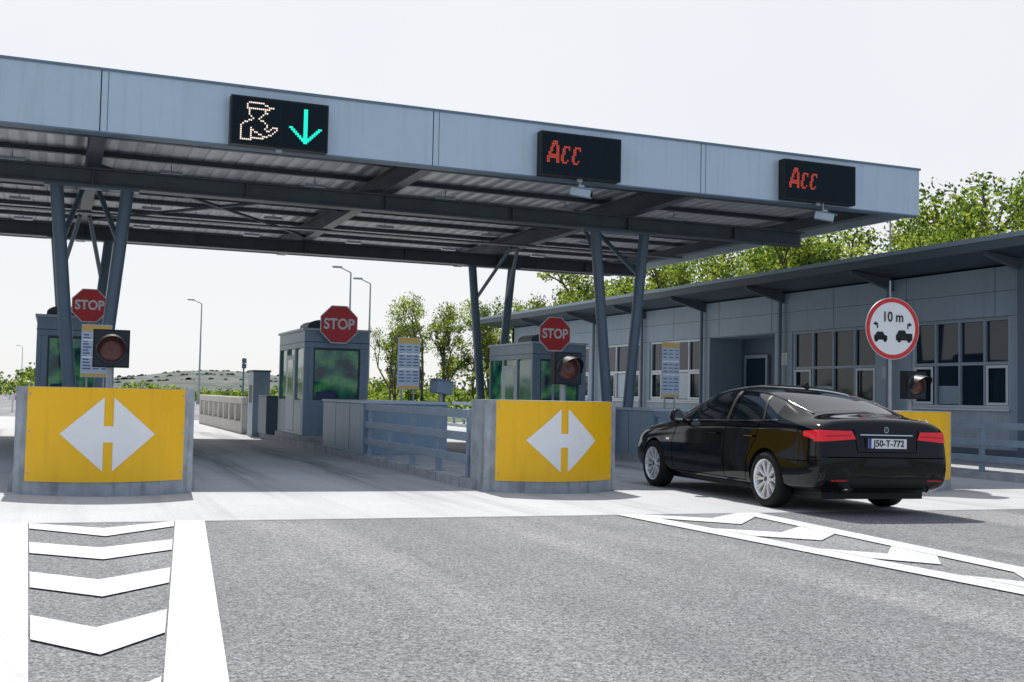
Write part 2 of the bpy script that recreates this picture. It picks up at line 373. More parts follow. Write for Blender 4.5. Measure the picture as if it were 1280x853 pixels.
# ------------------------------------------------------------ canopy
CX0=-16.0; CX1=16.8; CY0=18.2; CY1=32.3
b=MB()
seams=[.5+5.45*k for k in range(-3,4)]
edges=[CX0]+[s for s in seams if s>CX0+.2 and s<CX1-.2]+[CX1]
for i in range(len(edges)-1):
    b.box(edges[i]+.010,edges[i+1]-.010,CY0,CY0+.06,5.18,6.14,M_fascia)
    if i: b.box(edges[i]+.10,edges[i]+.112,CY0-.005,CY0+.01,5.19,6.13,M_cap)
b.box(CX0,CX1,CY0+.03,CY0+.08,5.20,6.13,M_trim)
b.box(CX0,CX1+.02,CY0-.025,CY0+.12,6.14,6.18,M_cap)
b.box(CX0,CX1,CY0-.010,CY0+.25,5.155,5.18,M_cap)
b.box(CX1-.06,CX1,CY0+.08,CY1,5.18,6.14,M_fascia)
b.box(CX1-.10,CX1+.02,CY0+.12,CY1,6.14,6.18,M_cap)
b.box(CX0,CX1-.06,CY1-.06,CY1,5.18,6.12,M_beam)
b.box(CX0,CX1-.1,CY0+.1,CY1,6.0,6.10,M_roofd)
b.box(CX0,CX1-.07,CY0+.1,CY1-.07,5.66,5.70,M_ceil)
y=CY0+.55
while y<CY1:
    b.box(CX0,CX1-.07,y-.03,y+.03,5.58,5.66,M_beam); b.box(CX0,CX1-.07,y-.06,y+.06,5.56,5.58,M_beam); y+=1.72
def ibeamX(x0,x1,y,z0,z1,w):
    b.box(x0,x1,y-w/2,y+w/2,z0,z0+.035,M_beam); b.box(x0,x1,y-w/2,y+w/2,z1-.035,z1,M_beam); b.box(x0,x1,y-.02,y+.02,z0+.035,z1-.035,M_beam)
def ibeamY(x,y0,y1,z0,z1,w):
    b.box(x-w/2,x+w/2,y0,y1,z0,z0+.03,M_beam); b.box(x-w/2,x+w/2,y0,y1,z1-.03,z1,M_beam); b.box(x-.02,x+.02,y0,y1,z0+.03,z1-.03,M_beam)
for yy in (21.2,28.8):
    ibeamX(CX0,16.0,yy,4.80,5.14,.30)
    for k in range(-6,7):
        xx=.5+2.725*k
        if CX0<xx<16: b.box(xx-.01,xx+.01,yy-.14,yy+.14,4.836,5.104,M_beam)
for s in seams:
    if CX0<s<CX1: ibeamY(s-.0,CY0+.3,CY1-.1,5.143,5.555,.24)
ibeamY(16.45,CY0+.3,CY1-.1,5.30,5.555,.2)
for yy,zz,r in ((19.6,5.5,.022),(24.3,5.35,.045),(24.7,5.35,.03),(30.7,5.35,.035)):
    b.tube((CX0,yy,zz),(16.2,yy,zz),r,m=M_beam,n=8)
b.box(CX0,16.0,26.4,26.65,5.10,5.14,M_beam)
for k in range(-2,2):
    xa=.5+10.9*k; 
    if xa+5.45<CX1:
        b.tube((xa,21.3,5.25),(xa+5.45,28.7,5.25),.04,m=M_beam,n=8); b.tube((xa+5.45,21.3,5.25),(xa,28.7,5.25),.04,m=M_beam,n=8)
for k in range(-4,6):
    for yy in (22.9,27.7,31.0):
        xx=2.0+2.9*k
        if CX0+1<xx<15.5: b.box(xx-.22,xx+.22,yy-.07,yy+.07,5.48,5.545,M_frame); b.box(xx-.01,xx+.01,yy-.01,yy+.01,5.545,5.66,M_galv)
for cx in (.5-10.9,.5,11.25):
    z=g(cx)+.14
    for yy in (21.2,28.8):
        for sx in (-1,1):
            b.tube((cx+sx*.16,yy,z),(cx+sx*.60,yy,4.80),.115,m=M_col,n=20)
        b.box(cx-.4,cx+.4,yy-.25,yy+.25,z,z+.04,M_col)
        b.box(cx-.8,cx+.8,yy-.13,yy+.13,4.765,4.80,M_col)
        dy=1 if yy<25 else -1
        b.tube((cx+.45,yy,3.9),(cx+.1,yy+dy*1.6,5.15),.05,m=M_col,n=10)
        b.tube((cx-.45,yy,3.9),(cx-.1,yy+dy*1.6,5.15),.05,m=M_col,n=10)
canopy=b.build("toll_plaza_canopy",(0,25,0))

# ------------------------------------------------------------ lane display signs
OFF="""
......XXXXXXXX........
.....X........XX......
.....X..........XXX...
.....XXXXXXXXXXXX.....
......X.......X.......
......X.......XX......
......X......X........
.......X....X.........
........X..X..........
......XX....XX........
....XX........X.......
...X...........X......
..X............X..XXX.
..X....X......X..X..X.
..X....XX......XX..X..
..X....X.XX.......X...
..X....X...XX...XX....
..X....X.....XXX......
..X....XXXXXXX........
..XXXXXX.............."""
ARR="""
........XX........
........XX........
........XX........
........XX........
........XX........
........XX........
........XX........
........XX........
........XX........
.XX.....XX.....XX.
..XX....XX....XX..
...XX...XX...XX...
....XX..XX..XX....
.....XX.XX.XX.....
......XXXXXX......
.......XXXX.......
........XX........"""
ACC="""
.....XXX................
....XXXX................
....XX.XX...XXXX...XXXX.
...XX..XX..XX..X..XX..X.
...XX..XX..XX.....XX....
..XX...XX..XX.....XX....
..XXXXXXX.XX.....XX.....
.XXXXXXXX.XX.....XX.....
.XX....XX.XX..X..XX..X..
.XX....XX..XXX....XXX..."""
def dots(b,bm,x0,z0,pitch,y,m,shear=0,fill=.42,px=None):
    rows=bm.strip("\n").split("\n"); px=px or pitch
    for j,r in enumerate(rows):
        for i,c in enumerate(r):
            if c=='X':
                x=x0+i*px; z=z0-j*pitch; s=pitch*fill
                b.box(x-px*fill,x+px*fill,y-.004,y,z-s,z+s,m)
def display(x0,x1,zc,h,kind):
    b=MB(); y=CY0-.20
    b.box(x0,x1,y,y+.19,zc-h/2,zc+h/2,M_black)
    b.box(x0+.03,x1-.03,y-.006,y+.01,zc-h/2+.03,zc+h/2-.03,M_led)
    n=8
    for k in range(1,n): 
        x=x0+(x1-x0)*k/n; b.box(x-.003,x+.003,y-.0075,y,zc-h/2+.03,zc+h/2-.03,M_black)
    yy=y-.008
    if kind=='o':
        dots(b,OFF,x0+.10,zc+.30,.0320,yy,M_ledw,fill=.36)
        dots(b,ARR,x0+.92,zc+.27,.034,yy,M_ledg,fill=.45)
    else:
        dots(b,ACC,x0+.09,zc+.22,.041,yy,M_ledr,fill=.42,px=.031)
    b.box((x0+x1)/2-.05,(x0+x1)/2+.05,y+.06,y+.14,zc-h/2-.06,zc-h/2,M_galv)
    ob=b.build("lane_display_sign",((x0+x1)/2,y,zc)); return ob
display(2.46,4.05,5.56,.80,'o'); display(7.93,9.55,5.58,.80,'a'); display(13.2,14.95,5.60,.80,'a')
def camera_unit(x,z):
    b=MB(); y=CY0-.12
    b.tube((x,y,z+.28),(x,y,z+.1),.02,m=M_galv); b.box(x-.06,x+.06,y-.08,y+.08,z+.08,z+.13,M_galv)
    b.M=Matrix.Translation((x,y,z))@Euler((math.radians(12),0,math.radians(50))).to_matrix().to_4x4()
    b.box(-.08,.08,-.22,.16,-.07,.07,M_boothl); b.box(-.09,.09,-.27,.14,.07,.085,M_booth)
    b.tube((0,-.22,0),(0,-.235,0),.05,m=M_black,n=16); b.M=Matrix.Identity(4)
    b.build("surveillance_camera",(x,y,z),bevel=.01)
camera_unit(8.75,4.93); camera_unit(14.2,4.93)

# ------------------------------------------------------------ signs
def stop_sign(x,y,z,w,wallmount=False):
    b=MB(); R=w/2/math.cos(math.pi/8)
    def octo(r,yy): return [(x+r*math.cos(math.pi/8+k*math.pi/4),yy,z+r*math.sin(math.pi/8+k*math.pi/4)) for k in range(8)]
    b.add(octo(R,y-.02)+octo(R,y),[tuple(range(8)),tuple(range(15,7,-1))]+[(k,8+k,8+(k+1)%8,(k+1)%8) for k in range(8)],M_white)
    b.add(octo(R*.955,y-.023),[tuple(range(8))],M_red)
    zb=g(x)+.14
    if wallmount:
        for dx in (-.18,.18):
            b.tube((x+dx,y,z-.2),(x+dx,y+.20,z-.2),.02,m=M_galv,n=8); b.tube((x+dx,y+.03,z-.3),(x+dx,y+.03,z+.3),.02,m=M_galv,n=8)
        zb=z-.4
    else: b.tube((x,y+.035,zb),(x,y+.035,z+w*.42),.03,m=M_galv,n=12)
    b.box(x-.12,x+.12,y-.0,y+.03,z-.12,z-.08,M_galv)
    ob=b.build("stop_sign",(x,y,zb))
    text("STOP",w*.39,(x,y-.026,z),M_white,ob,off=.008,sx=.88)
stop_sign(.60,25.0-.9,2.86,.68); stop_sign(5.93,24.70,2.73,.86,True); stop_sign(10.83,23.6,2.66,.80)

M_ltblue=mat("board_face",(.50,.57,.66),.5,var=.05,vscale=4); M_inkb=mat("print_ink",(.10,.14,.25),.6); M_by=mat("board_yellow",(.70,.44,.10),.5)
def board(x,y,zc,w,h):
    b=MB(); zb=g(x)+.14
    b.box(x-w/2,x+w/2,y-.02,y,zc-h/2,zc+h/2,M_ltblue)
    b.box(x-w/2+.01,x+w/2-.01,y-.024,y-.01,zc+h/2-.11,zc+h/2-.01,M_by)
    b.box(x-w/2+.01,x+w/2-.01,y-.024,y-.01,zc-h/2+.01,zc-h/2+.06,M_by)
    rr=random.Random(3)
    n=12
    for k in range(n):
        z=zc+h/2-.17-k*(h-.26)/n
        b.box(x-w/2+.03,x-w/2+.03+w*rr.uniform(.15,.3),y-.023,y-.01,z-.011,z+.011,M_inkb)
        b.box(x-w*.1,x+w*rr.uniform(.05,.15),y-.023,y-.01,z-.009,z+.009,M_inkb)
        b.box(x+w/2-.03-w*rr.uniform(.15,.25),x+w/2-.03,y-.023,y-.01,z-.011,z+.011,M_inkb)
    for zz in (zc-.12,zc+.16): b.box(x-w/2+.02,x+w/2-.02,y-.0235,y-.01,zz,zz+.03,M_white)
    for sx in (-w*.28,w*.28): b.tube((x+sx,y+.02,zb),(x+sx,y+.02,zc+h/2-.05),.018,m=M_galv,n=8)
    b.build("toll_price_board",(x,y,zb))
board(.60,19.0,1.78,.46,.85); board(6.0,19.5,1.75,.42,.95); board(11.9,20.1,1.80,.42,1.15)

def traffic_light(x,y,zc):
    b=MB(); zb=g(x); s=.21; M_lens=mat("unlit_red_lens",(.15,.05,.04),.2); M_ring=mat("lens_ring",(.05,.05,.055),.4)
    b.tube((x,y+.12,zb),(x,y+.12,zc+.2),.045,m=M_galv,n=14)
    b.box(x-s,x+s,y-.04,y+.10,zc-s-.02,zc+s+.02,M_black)
    b.box(x-s+.02,x+s-.02,y-.05,y-.03,zc-s,zc+s,mat("signal_face",(.03,.037,.046),.5,spec=.3))
    b.lathe([(-.055,.0),(-.075,.06),(-.062,.12),(-.052,.15)],(x,y,zc),M_lens,24,'Y')
    b.lathe([(-.05,.15),(-.09,.165),(-.09,.175),(-.05,.18)],(x,y,zc),M_ring,28,'Y')
    N=20; vs=[]
    for k in range(N+1):
        t=math.radians(-15+210*k/N); l=.28*(.35+.65*max(0,math.sin(t))) 
        for rr,yy in ((.178,y-.05),(.172,y-.05-l)): vs.append((x+rr*math.cos(t),yy,zc+rr*math.sin(t)-(.03 if yy<y-.06 else 0)))
    b.add(vs,[(2*k,2*k+1,2*k+3,2*k+2) for k in range(N)],M_black,True)
    ob=b.build("traffic_light",(x,y,zb))
    return ob
traffic_light(.62,14.25,1.67); traffic_light(6.74,14.25,1.60); traffic_light(13.1,14.3,1.50)

def distance_sign(x,y,z,r):
    b=MB(); zb=g(x)
    b.M=Matrix.Translation((x,y,z))@Matrix.Rotation(math.radians(-6),4,'Z')
    N=48
    b.lathe([(-.02,r),(0,r)],(0,0,0),M_galv,N,'Y'); b.disc((0,-.0,0),r,M_galv,N)
    b.disc((0,-.020,0),r,M_white,N)
    vs=[];
    for k in range(N):
        t=2*math.pi*k/N; vs+=[(r*.985*math.cos(t),-.023,r*.985*math.sin(t)),(r*.85*math.cos(t),-.023,r*.85*math.sin(t))]
    b.add(vs,[(2*k,2*((k+1)%N),2*((k+1)%N)+1,2*k+1) for k in range(N)],M_red)
    q=r/.49
    def poly(pts,ox,oz,s): b.add([(ox*q+a*s*q,-.024,oz*q+c*s*q) for a,c in pts],[tuple(range(len(pts)))],M_black)
    poly([(-.15,-.08),(.15,-.08),(.15,.0),(.09,.02),(.05,.08),(-.08,.08),(-.12,.02),(-.15,.0)],-.22,-.12,.80)
    for ox in (-.30,-.14): poly([(.042*math.cos(k*.524),.042*math.sin(k*.524)) for k in range(12)],ox,-.185,.8)
    poly([(-.19,-.08),(.19,-.08),(.19,.06),(.05,.06),(.02,.12),(-.12,.12),(-.17,.04),(-.19,.02)],.21,-.12,.80)
    for ox in (.12,.30): poly([(.042*math.cos(k*.524),.042*math.sin(k*.524)) for k in range(12)],ox,-.185,.8)
    poly([(-.07,0),(.02,.05),(.02,.015),(.06,.015),(.06,-.1),(.03,-.1),(.03,-.015),(.02,-.015),(.02,-.05)],-.31,.07,.7)
    poly([(.07,0),(-.02,.05),(-.02,.015),(-.06,.015),(-.06,-.1),(-.03,-.1),(-.03,-.015),(-.02,-.015),(-.02,-.05)],.31,.07,.7)
    b.M=Matrix.Identity(4)
    b.tube((x,y+.04,zb),(x,y+.04,z+r*.8),.03,m=M_galv,n=12)
    b.tube((x,y+.04,z+r*.8),(x,y+.04,z+r+.28),.012,m=M_galv,n=8)
    ob=b.build("minimum_distance_sign",(x,y,zb))
    text("10 m",r*.46,(x+.0,y-.03,z+r*.36),M_black,ob,off=.002,sx=.85,rot=(math.pi/2,0,math.radians(-6)))
distance_sign(12.47,14.12,2.40,.50)

# ------------------------------------------------------------ office building
BX=19.0
def building():
    root=bpy.data.objects.new("office_building",None); scene.collection.objects.link(root); root.location=(BX,28,0)
    z0=g(BX)+.0; zt=4.22
    wins=[(17.9,20.85,4,0),(22.1,25.5,4,0),(30.2,33.5,4,1),(34.2,37.0,3,1),(38.2,41.2,3,1),(12.6,16.4,4,0)]
    wz0,wz1=1.12,3.12
    door=(26.3,29.7)
    b=MB()
    ops=sorted([(w[0],w[1]) for w in wins]+[door])
    Y0,Y1=9.0,46.0
    prev=Y0
    for a,c in ops:
        b.box(BX,BX+.25,prev,a,z0,wz1,M_wall); prev=c
    b.box(BX,BX+.25,prev,Y1,z0,wz1,M_wall)
    for w in wins: b.box(BX,BX+.25,w[0],w[1],z0,wz0,M_walll)
    b.box(BX,BX+.25,Y0,Y1,wz1,zt,M_wall)
    b.box(BX,BX+9,Y1-.25,Y1,z0,4.25,M_wall); b.box(BX,BX+9,Y0,Y0+.25,z0,4.25,M_wall); b.box(BX+8.75,BX+9,Y0,Y1,z0,4.25,M_wall)
    b.box(BX-.01,BX+.24,Y0,26.3,z0-.1,z0+.42,M_walld); b.box(BX-.01,BX+.24,29.7,Y1,z0-.1,z0+.42,M_walld)
    for zz in (3.13,3.68): b.box(BX-.004,BX+.01,Y0,Y1,zz,zz+.012,M_trim)
    y=Y0+1.1
    while y<Y1:
        b.box(BX-.004,BX+.01,y,y+.012,3.15,zt,M_trim); y+=2.725
    b.build("walls",parent=root)
    b=MB()
    for y in (11.6,21.5,25.9,30.0,33.85,37.6,42.0): b.tube((BX-.12,y,z0),(BX-.12,y,4.3),.055,m=M_col,n=12)
    b.box(BX-.35,BX-.02,17.05,17.35,z0,4.3,M_walld)
    b.build("posts",parent=root)
    b=MB()
    for a,c,n,lt in wins:
        FM=M_frame if lt else M_frd; fw=.030
        b.box(BX+.12,BX+.13,a,c,wz0,wz1,M_glass)
        b.box(BX+.05,BX+.115,a,a+.06,wz0,wz1,M_frame); b.box(BX+.05,BX+.115,c-.06,c,wz0,wz1,M_frame)
        b.box(BX+.05,BX+.115,a+.06,c-.06,wz0,wz0+.06,M_frame); b.box(BX+.05,BX+.115,a+.06,c-.06,wz1-.06,wz1,FM)
        b.box(BX+.06,BX+.112,a+.06,c-.06,2.08,2.15,FM)
        for k in range(1,n):
            y=a+(c-a)*k/n; b.box(BX+.055,BX+.117,y-fw,y+fw,wz0+.06,wz1-.06,FM)
        for k0 in (0,n-1):
            ya=a+(c-a)*k0/n+.07; yb_=a+(c-a)*(k0+1)/n-.06
            for (p,q,r_,s_) in ((ya,ya+.06,wz0+.07,2.07),(yb_-.06,yb_,wz0+.07,2.07),(ya+.06,yb_-.06,wz0+.07,wz0+.13),(ya+.06,yb_-.06,2.01,2.07)): b.box(BX+.04,BX+.049,p,q,r_,s_,M_frame)
        if lt: b.box(BX+.116,BX+.119,a+(c-a)/n+.05,a+2*(c-a)/n-.05,wz0+.08,2.06,M_boothl)
        else: b.box(BX+.1165,BX+.1185,c-2*(c-a)/n+.05,c-(c-a)/n-.05,wz0+.08,wz0+.5,M_booth)
        b.box(BX-.06,BX-.002,a-.05,c+.05,wz0-.05,wz0-.01,M_frame)
    b.build("windows",parent=root)
    b=MB()
    a,c=door
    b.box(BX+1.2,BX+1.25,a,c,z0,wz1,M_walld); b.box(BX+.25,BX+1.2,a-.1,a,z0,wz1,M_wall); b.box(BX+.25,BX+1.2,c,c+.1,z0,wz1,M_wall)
    b.box(BX+.25,BX+1.25,a,c,wz1,wz1+.1,M_wall)
    b.box(BX+1.14,BX+1.19,a+.35,a+.42,z0,2.7,M_frame); b.box(BX+1.14,BX+1.19,a+1.35,a+1.42,z0,2.7,M_frame); b.box(BX+1.14,BX+1.19,a+.42,a+1.35,2.2,2.27,M_frame);b.box(BX+1.15,BX+1.18,a+.42,a+1.35,z0,2.2,M_glass)
    b.box(BX+1.14,BX+1.19,a+.42,a+1.35,2.64,2.7,M_frame); b.box(BX+1.17,BX+1.19,a+.42,a+1.35,2.27,2.64,M_glass)
    b.box(BX+1.10,BX+1.19,a+1.9,c-.3,z0+.9,2.6,M_frd); b.box(BX+1.09,BX+1.11,a+2.0,c-.4,z0+1.0,2.5,M_glass)
    b.build("doorway",parent=root)
    b=MB(); ex=17.6
    Ya,Yb=7.5,47.2
    vs=[(ex,4.40),(ex,4.62),(BX+9.4,5.0),(BX+9.4,4.3),(BX+.3,4.24)]
    n=len(vs)
    V=[(x,Ya,z) for x,z in vs]+[(x,Yb,z) for x,z in vs]
    b.add(V,[(k,(k+1)%n,n+(k+1)%n,n+k) for k in range(n)]+[tuple(reversed(range(n))),tuple(range(n,2*n))],M_roofd)
    b.box(ex-.05,ex-.002,Ya,Yb,4.56,4.66,mat("eave_trim",(.24,.30,.36),.4,metal=.3)); b.box(ex-.045,ex-.002,Ya,Yb,4.37,4.555,M_trim)
    b.build("roof",parent=root)
    b=MB()
    for y in (11.6,17.3,21.5,25.9,30.0,33.85,37.6,42.0):
        yy=y
        b.add([(BX,yy-.06,3.95),(BX,yy-.06,4.23),(ex+.12,yy-.06,4.38),(ex+.12,yy-.06,4.30),(BX,yy+.06,3.95),(BX,yy+.06,4.23),(ex+.12,yy+.06,4.38),(ex+.12,yy+.06,4.30)],
              [(0,3,2,1),(4,5,6,7),(0,4,7,3),(1,2,6,5),(3,7,6,2),(0,1,5,4)],M_beam)
    b.build("brackets",parent=root)
    b=MB(); b.box(BX-.02,BX-.002,26.0-.30,26.0-.06,2.2,2.55,M_white); b.box(BX-.02,BX-.002,21.6,21.85,1.8,2.1,M_boothl); b.build("notice_plates",parent=root)
building()
b=MB(); z=g(16)
b.prism([(15.7,14.0),(BX+.05,14.0),(BX+.05,46),(15.7,46)],g(15.7)-.2,g(17)+.13,M_kerb)
b.build("sidewalk",bevel=.02)
railing(15.95,14.4,24.5,g(17)+.13)
railing(15.95,28.5,45,g(17)+.13)
b=MB(); b.tube((18.4,20.9,4.5),(18.4,20.9,6.2),.02,m=M_galv,n=8); b.tube((18.4,20.9,6.2),(18.4,20.9,6.28),.035,m=M_galv,n=8); b.build("antenna_mast",(18.4,20.9,4.5))

# ------------------------------------------------------------ background items
def lamp(x,y,h=9,s=1):
    b=MB(); z=-.1
    b.tube((x,y,z),(x,y,h-.3),.10,.05,m=M_galv,n=12)
    b.tube((x,y,h-.3),(x+s*.7,y,h),.04,.035,m=M_galv,n=8)
    b.box(x+min(s*.6,s*1.2),x+max(s*.6,s*1.2),y-.15,y+.15,h-.04,h+.07,M_galv)
    b.box(x-.2,x+.2,y-.2,y+.2,z,z+.3,M_kerb)
    b.build("street_lamp",(x,y,z),bevel=.01)
lamp(11.7,100,9,-1);lamp(17.4,69.6,9.2,-1);lamp(19.9,74,9.0,-1);lamp(-6,235,9,-1)
M_beige=mat("sunlit_parapet",(.50,.46,.42),.8,var=.15,vscale=3)
b=MB(); x=6.15-1.1; z=g(x)
b.box(x-.1,x+.1,32,42,z+.85,z+1.05,M_beige); b.box(x-.1,x+.1,32,42,z,z+.35,M_beige)
for k in range(9): yy=32+k*1.22; b.box(x-.098,x+.098,yy,yy+.24,z+.35,z+.85,M_beige)
b.build("concrete_parapet",(x,37,z),bevel=.02)
b=MB(); x=5.3;z=g(x); b.box(x-.35,x+.1,30.2,31.0,z,z+1.75,M_steelblue); b.box(x-.37,x+.12,30.18,31.02,z+1.75,z+1.8,M_trim); b.box(x-.352,x-.34,30.35,30.85,z+.9,z+1.4,M_black); b.build("payment_machine",(x,30.6,z),bevel=.01)
b=MB(); x=5.2;z=g(x)+.14; b.box(x-.2,x+.2,28.4,29.6,z,z+.95,M_walld); b.box(x-.21,x+.21,28.38,29.62,z+.95,z+.98,M_trim); b.build("utility_cabinet",(x,29,z),bevel=.01)
b=MB(); x=9.3;y=60;z=-.1
b.tube((x,y,z),(x,y,2.9),.05,m=M_col,n=10)
for k in range(2): b.box(x-.11,x+.11,y-.2,y-.05,2.35+k*.28,2.60+k*.28,M_walld)
b.build("lane_signal_post",(x,y,z))
b=MB(); x=6.75;y=19.8; z=g(x)+.14
b.tube((x,y,z),(x,y,z+1.15),.04,m=M_galv,n=10); b.M=Matrix.Translation((x,y,z+1.25))@Euler((0,math.radians(8),math.radians(20))).to_matrix().to_4x4()
b.box(-.18,.2,-.12,.12,-.12,.12,M_steelblue); b.box(-.22,.22,-.14,.14,.12,.14,M_steelblue); b.M=Matrix.Identity(4)
b.build("lane_sensor_camera",(x,y,z),bevel=.015)
for i in range(3):
    b=MB(); x=-6.5+i*2.3; y=52+i
    for k in range(6): b.box(x+k*.3,x+(k+1)*.3,y,y+.12,.55,.75,M_red if k%2 else M_white)
    for xx in (x+.2,x+1.6): b.box(xx-.04,xx+.04,y+.02,y+.1,-.1,.9,M_white)
    b.build("striped_road_barrier",(x,y,0))
# hills: hazy, low on the horizon
b=MB(); rr=random.Random(8); N=220; vs=[];fs=[]
M_hill=mat("hazy_hill",(.15,.165,.15),.95,var=.5,vscale=.05,spec=.1)
M_scrub=mat("hazy_scrub",(.115,.14,.11),.95,var=.3,vscale=.05,spec=.1)
H=[]
for k in range(N+1):
    x=-500+1200*k/N; h=3.2+7.5*math.exp(-((x-85)/65)**2)+1.2*math.sin(k*.19)+3.5*math.exp(-((x+190)/80)**2)+rr.uniform(-.3,.3)
    H.append((x,h)); vs+=[(x,540,-1),(x,600,h*.55),(x,640,h),(x,800,h*.8)]
for k in range(N):
    for j in range(3): fs.append((4*k+j,4*k+4+j,4*k+5+j,4*k+1+j))
b.add(vs,fs,M_hill,True)
for x,h in H:
    for j in range(5):
        xx=x+rr.uniform(-3,3); yy=rr.choice((600,620,638)); hh=h*(.55 if yy==600 else .78 if yy==620 else .97); r=rr.uniform(.4,1.2)
        b.add([(xx-r*1.6,yy,hh-.5),(xx+r*1.6,yy,hh-.5),(xx+r,yy,hh+r*.6),(xx,yy,hh+r),(xx-r*1.1,yy,hh+r*.5)],[(0,1,2,3,4)],M_scrub)
b.build("hill")

# ------------------------------------------------------------ trees
def leaves(b_v,b_f,b_m,cl,n,rad,size,rs,mi):
    for c in cl:
        P=rs.normal(0,1,(n,3)); P/= (np.linalg.norm(P,axis=1)[:,None]+1e-6); P*= (rs.uniform(0,1,(n,1))**.45)*rad*rs.uniform(.6,1.2); P[:,2]*=.75
        m=rs.choice(len(mi),p=mi); 
        for p in P:
            a=rs.normal(0,1,3); a/=np.linalg.norm(a); q=np.cross(a,rs.normal(0,1,3)); q/=np.linalg.norm(q)+1e-6
            s=size*rs.uniform(.5,1.2); o=len(b_v); cc=np.array(c)+p
            b_v+= [tuple(cc-a*s),tuple(cc-q*s*.5),tuple(cc+a*s),tuple(cc+q*s*.5)]
            b_f.append((o,o+1,o+2,o+3)); b_m.append(m if rs.uniform()<.75 else rs.choice(3))
def tree_mesh(name,seed,H,nl,lsize,sparse=1.0):
    rs=np.random.RandomState(seed); b=MB(); ends=[]
    def br(p,d,l,r,lev):
        q=p+d*l; b.tube(p,q,r,r*.62,m=M_bark,n=6 if lev else 8,cap=False)
        if lev>=3 or r<.012: ends.append(tuple(q)); return
        if lev>=2: ends.append(tuple(p+d*l*.6))
        k=rs.randint(3,5) if lev==0 else rs.randint(2,4)
        for i in range(k):
            a=Vector(rs.normal(0,1,3)); nd=(d*1.0+a.normalized()*(.75 if lev else .65)); nd.z=abs(nd.z)*.9+.08; nd.normalize()
            br(q if rs.uniform()<.6 else p+d*l*rs.uniform(.55,1),nd,l*rs.uniform(.6,.85),r*.6,lev+1)
    br(Vector((0,0,-.2)),Vector((rs.normal(0,.05),rs.normal(0,.05),1)).normalized(),H*.30,H*.018,0)
    p1=Vector((0,0,H*.28)); br(p1,Vector((0.05,0,1)).normalized(),H*.26,H*.013,1)
    mx=max(e[2] for e in ends); k=H/mx
    b.v=[(x*1.0,y*1.0,z*k) for x,y,z in b.v]; ends=[(x,y,z*k) for x,y,z in ends]
    lv=[];lf=[];lm=[]
    leaves(lv,lf,lm,ends,nl,H*.10,lsize,rs,[.42,.38,.20])
    me=bpy.data.meshes.new(name)
    o=len(b.v); me.from_pydata(b.v+lv,[],b.f+[tuple(i+o for i in f) for f in lf])
    for m in [M_bark]+M_lf: me.materials.append(m)
    me.polygons.foreach_set("material_index",[0]*len(b.f)+[1+m for m in lm]); me.update(); return me
TM=[tree_mesh("tree_a",1,8,125,.11),tree_mesh("tree_b",2,8,110,.11),tree_mesh("tree_c",5,8,120,.10),tree_mesh("tree_s",7,8,34,.09),tree_mesh("tree_t",9,8,48,.09)]
rt=random.Random(11)
def tree(x,y,s,k=None,w=1):
    k=rt.randrange(3) if k is None else k
    o=bpy.data.objects.new("deciduous_tree",TM[k]); o.location=(x,y,-.25); o.scale=(s*w*rt.uniform(.9,1.15),s*w*rt.uniform(.9,1.15),s); o.rotation_euler=(0,0,rt.uniform(0,6.3)); scene.collection.objects.link(o)
yy=15
while yy<64:
    tree(31+rt.uniform(-1.2,3),yy,rt.uniform(1.0,1.22)); yy+=rt.uniform(2.1,3.0)
yy=14
while yy<60:
    tree(37+rt.uniform(-1,3),yy,rt.uniform(1.15,1.38)); yy+=rt.uniform(3.2,4.6)
for x,y,s,k in ((15.4,53,.66,4),(16.3,55.3,.60,0),(17.2,53.4,.76,2),(18.5,54,.74,0),(19.8,53,.76,1),(21.0,54,.72,2),(22.3,52,.74,0),(23.4,54,.80,1),(25.0,54,.85,0),(13.9,57,.42,2),(26.8,55,.8,0)): tree(x,y,s,k,.85)
rs=np.random.RandomState(3); lv=[];lf=[];lm=[]; cl=[]
for k in range(420):
    x=rs.uniform(-90,60); y=rs.uniform(118,150); h=.7+.6*math.sin(x*.21)+.5*math.sin(x*.63+1)+ (2.6 if x<2 else 0)+(1.2 if x>24 else 0)
    cl.append((x,y,rs.uniform(.2,1)*max(.6,h)))
leaves(lv,lf,lm,cl,45,1.3,.28,rs,[.2,.45,.35])
cl=[]
for k in range(170):
    y=rs.uniform(48,110); x=14.5+rs.uniform(0,8)+ (y-48)*.10; cl.append((x,y,rs.uniform(.1,1)*rs.uniform(.8,2.4)))
leaves(lv,lf,lm,cl,55,.9,.14,rs,[.3,.45,.25])
me=bpy.data.meshes.new("distant_trees"); me.from_pydata(lv,[],lf)
for m in M_lf: me.materials.append(m)
me.polygons.foreach_set("material_index",[int(i) for i in lm]); me.update()
scene.collection.objects.link(bpy.data.objects.new("distant_trees",me))

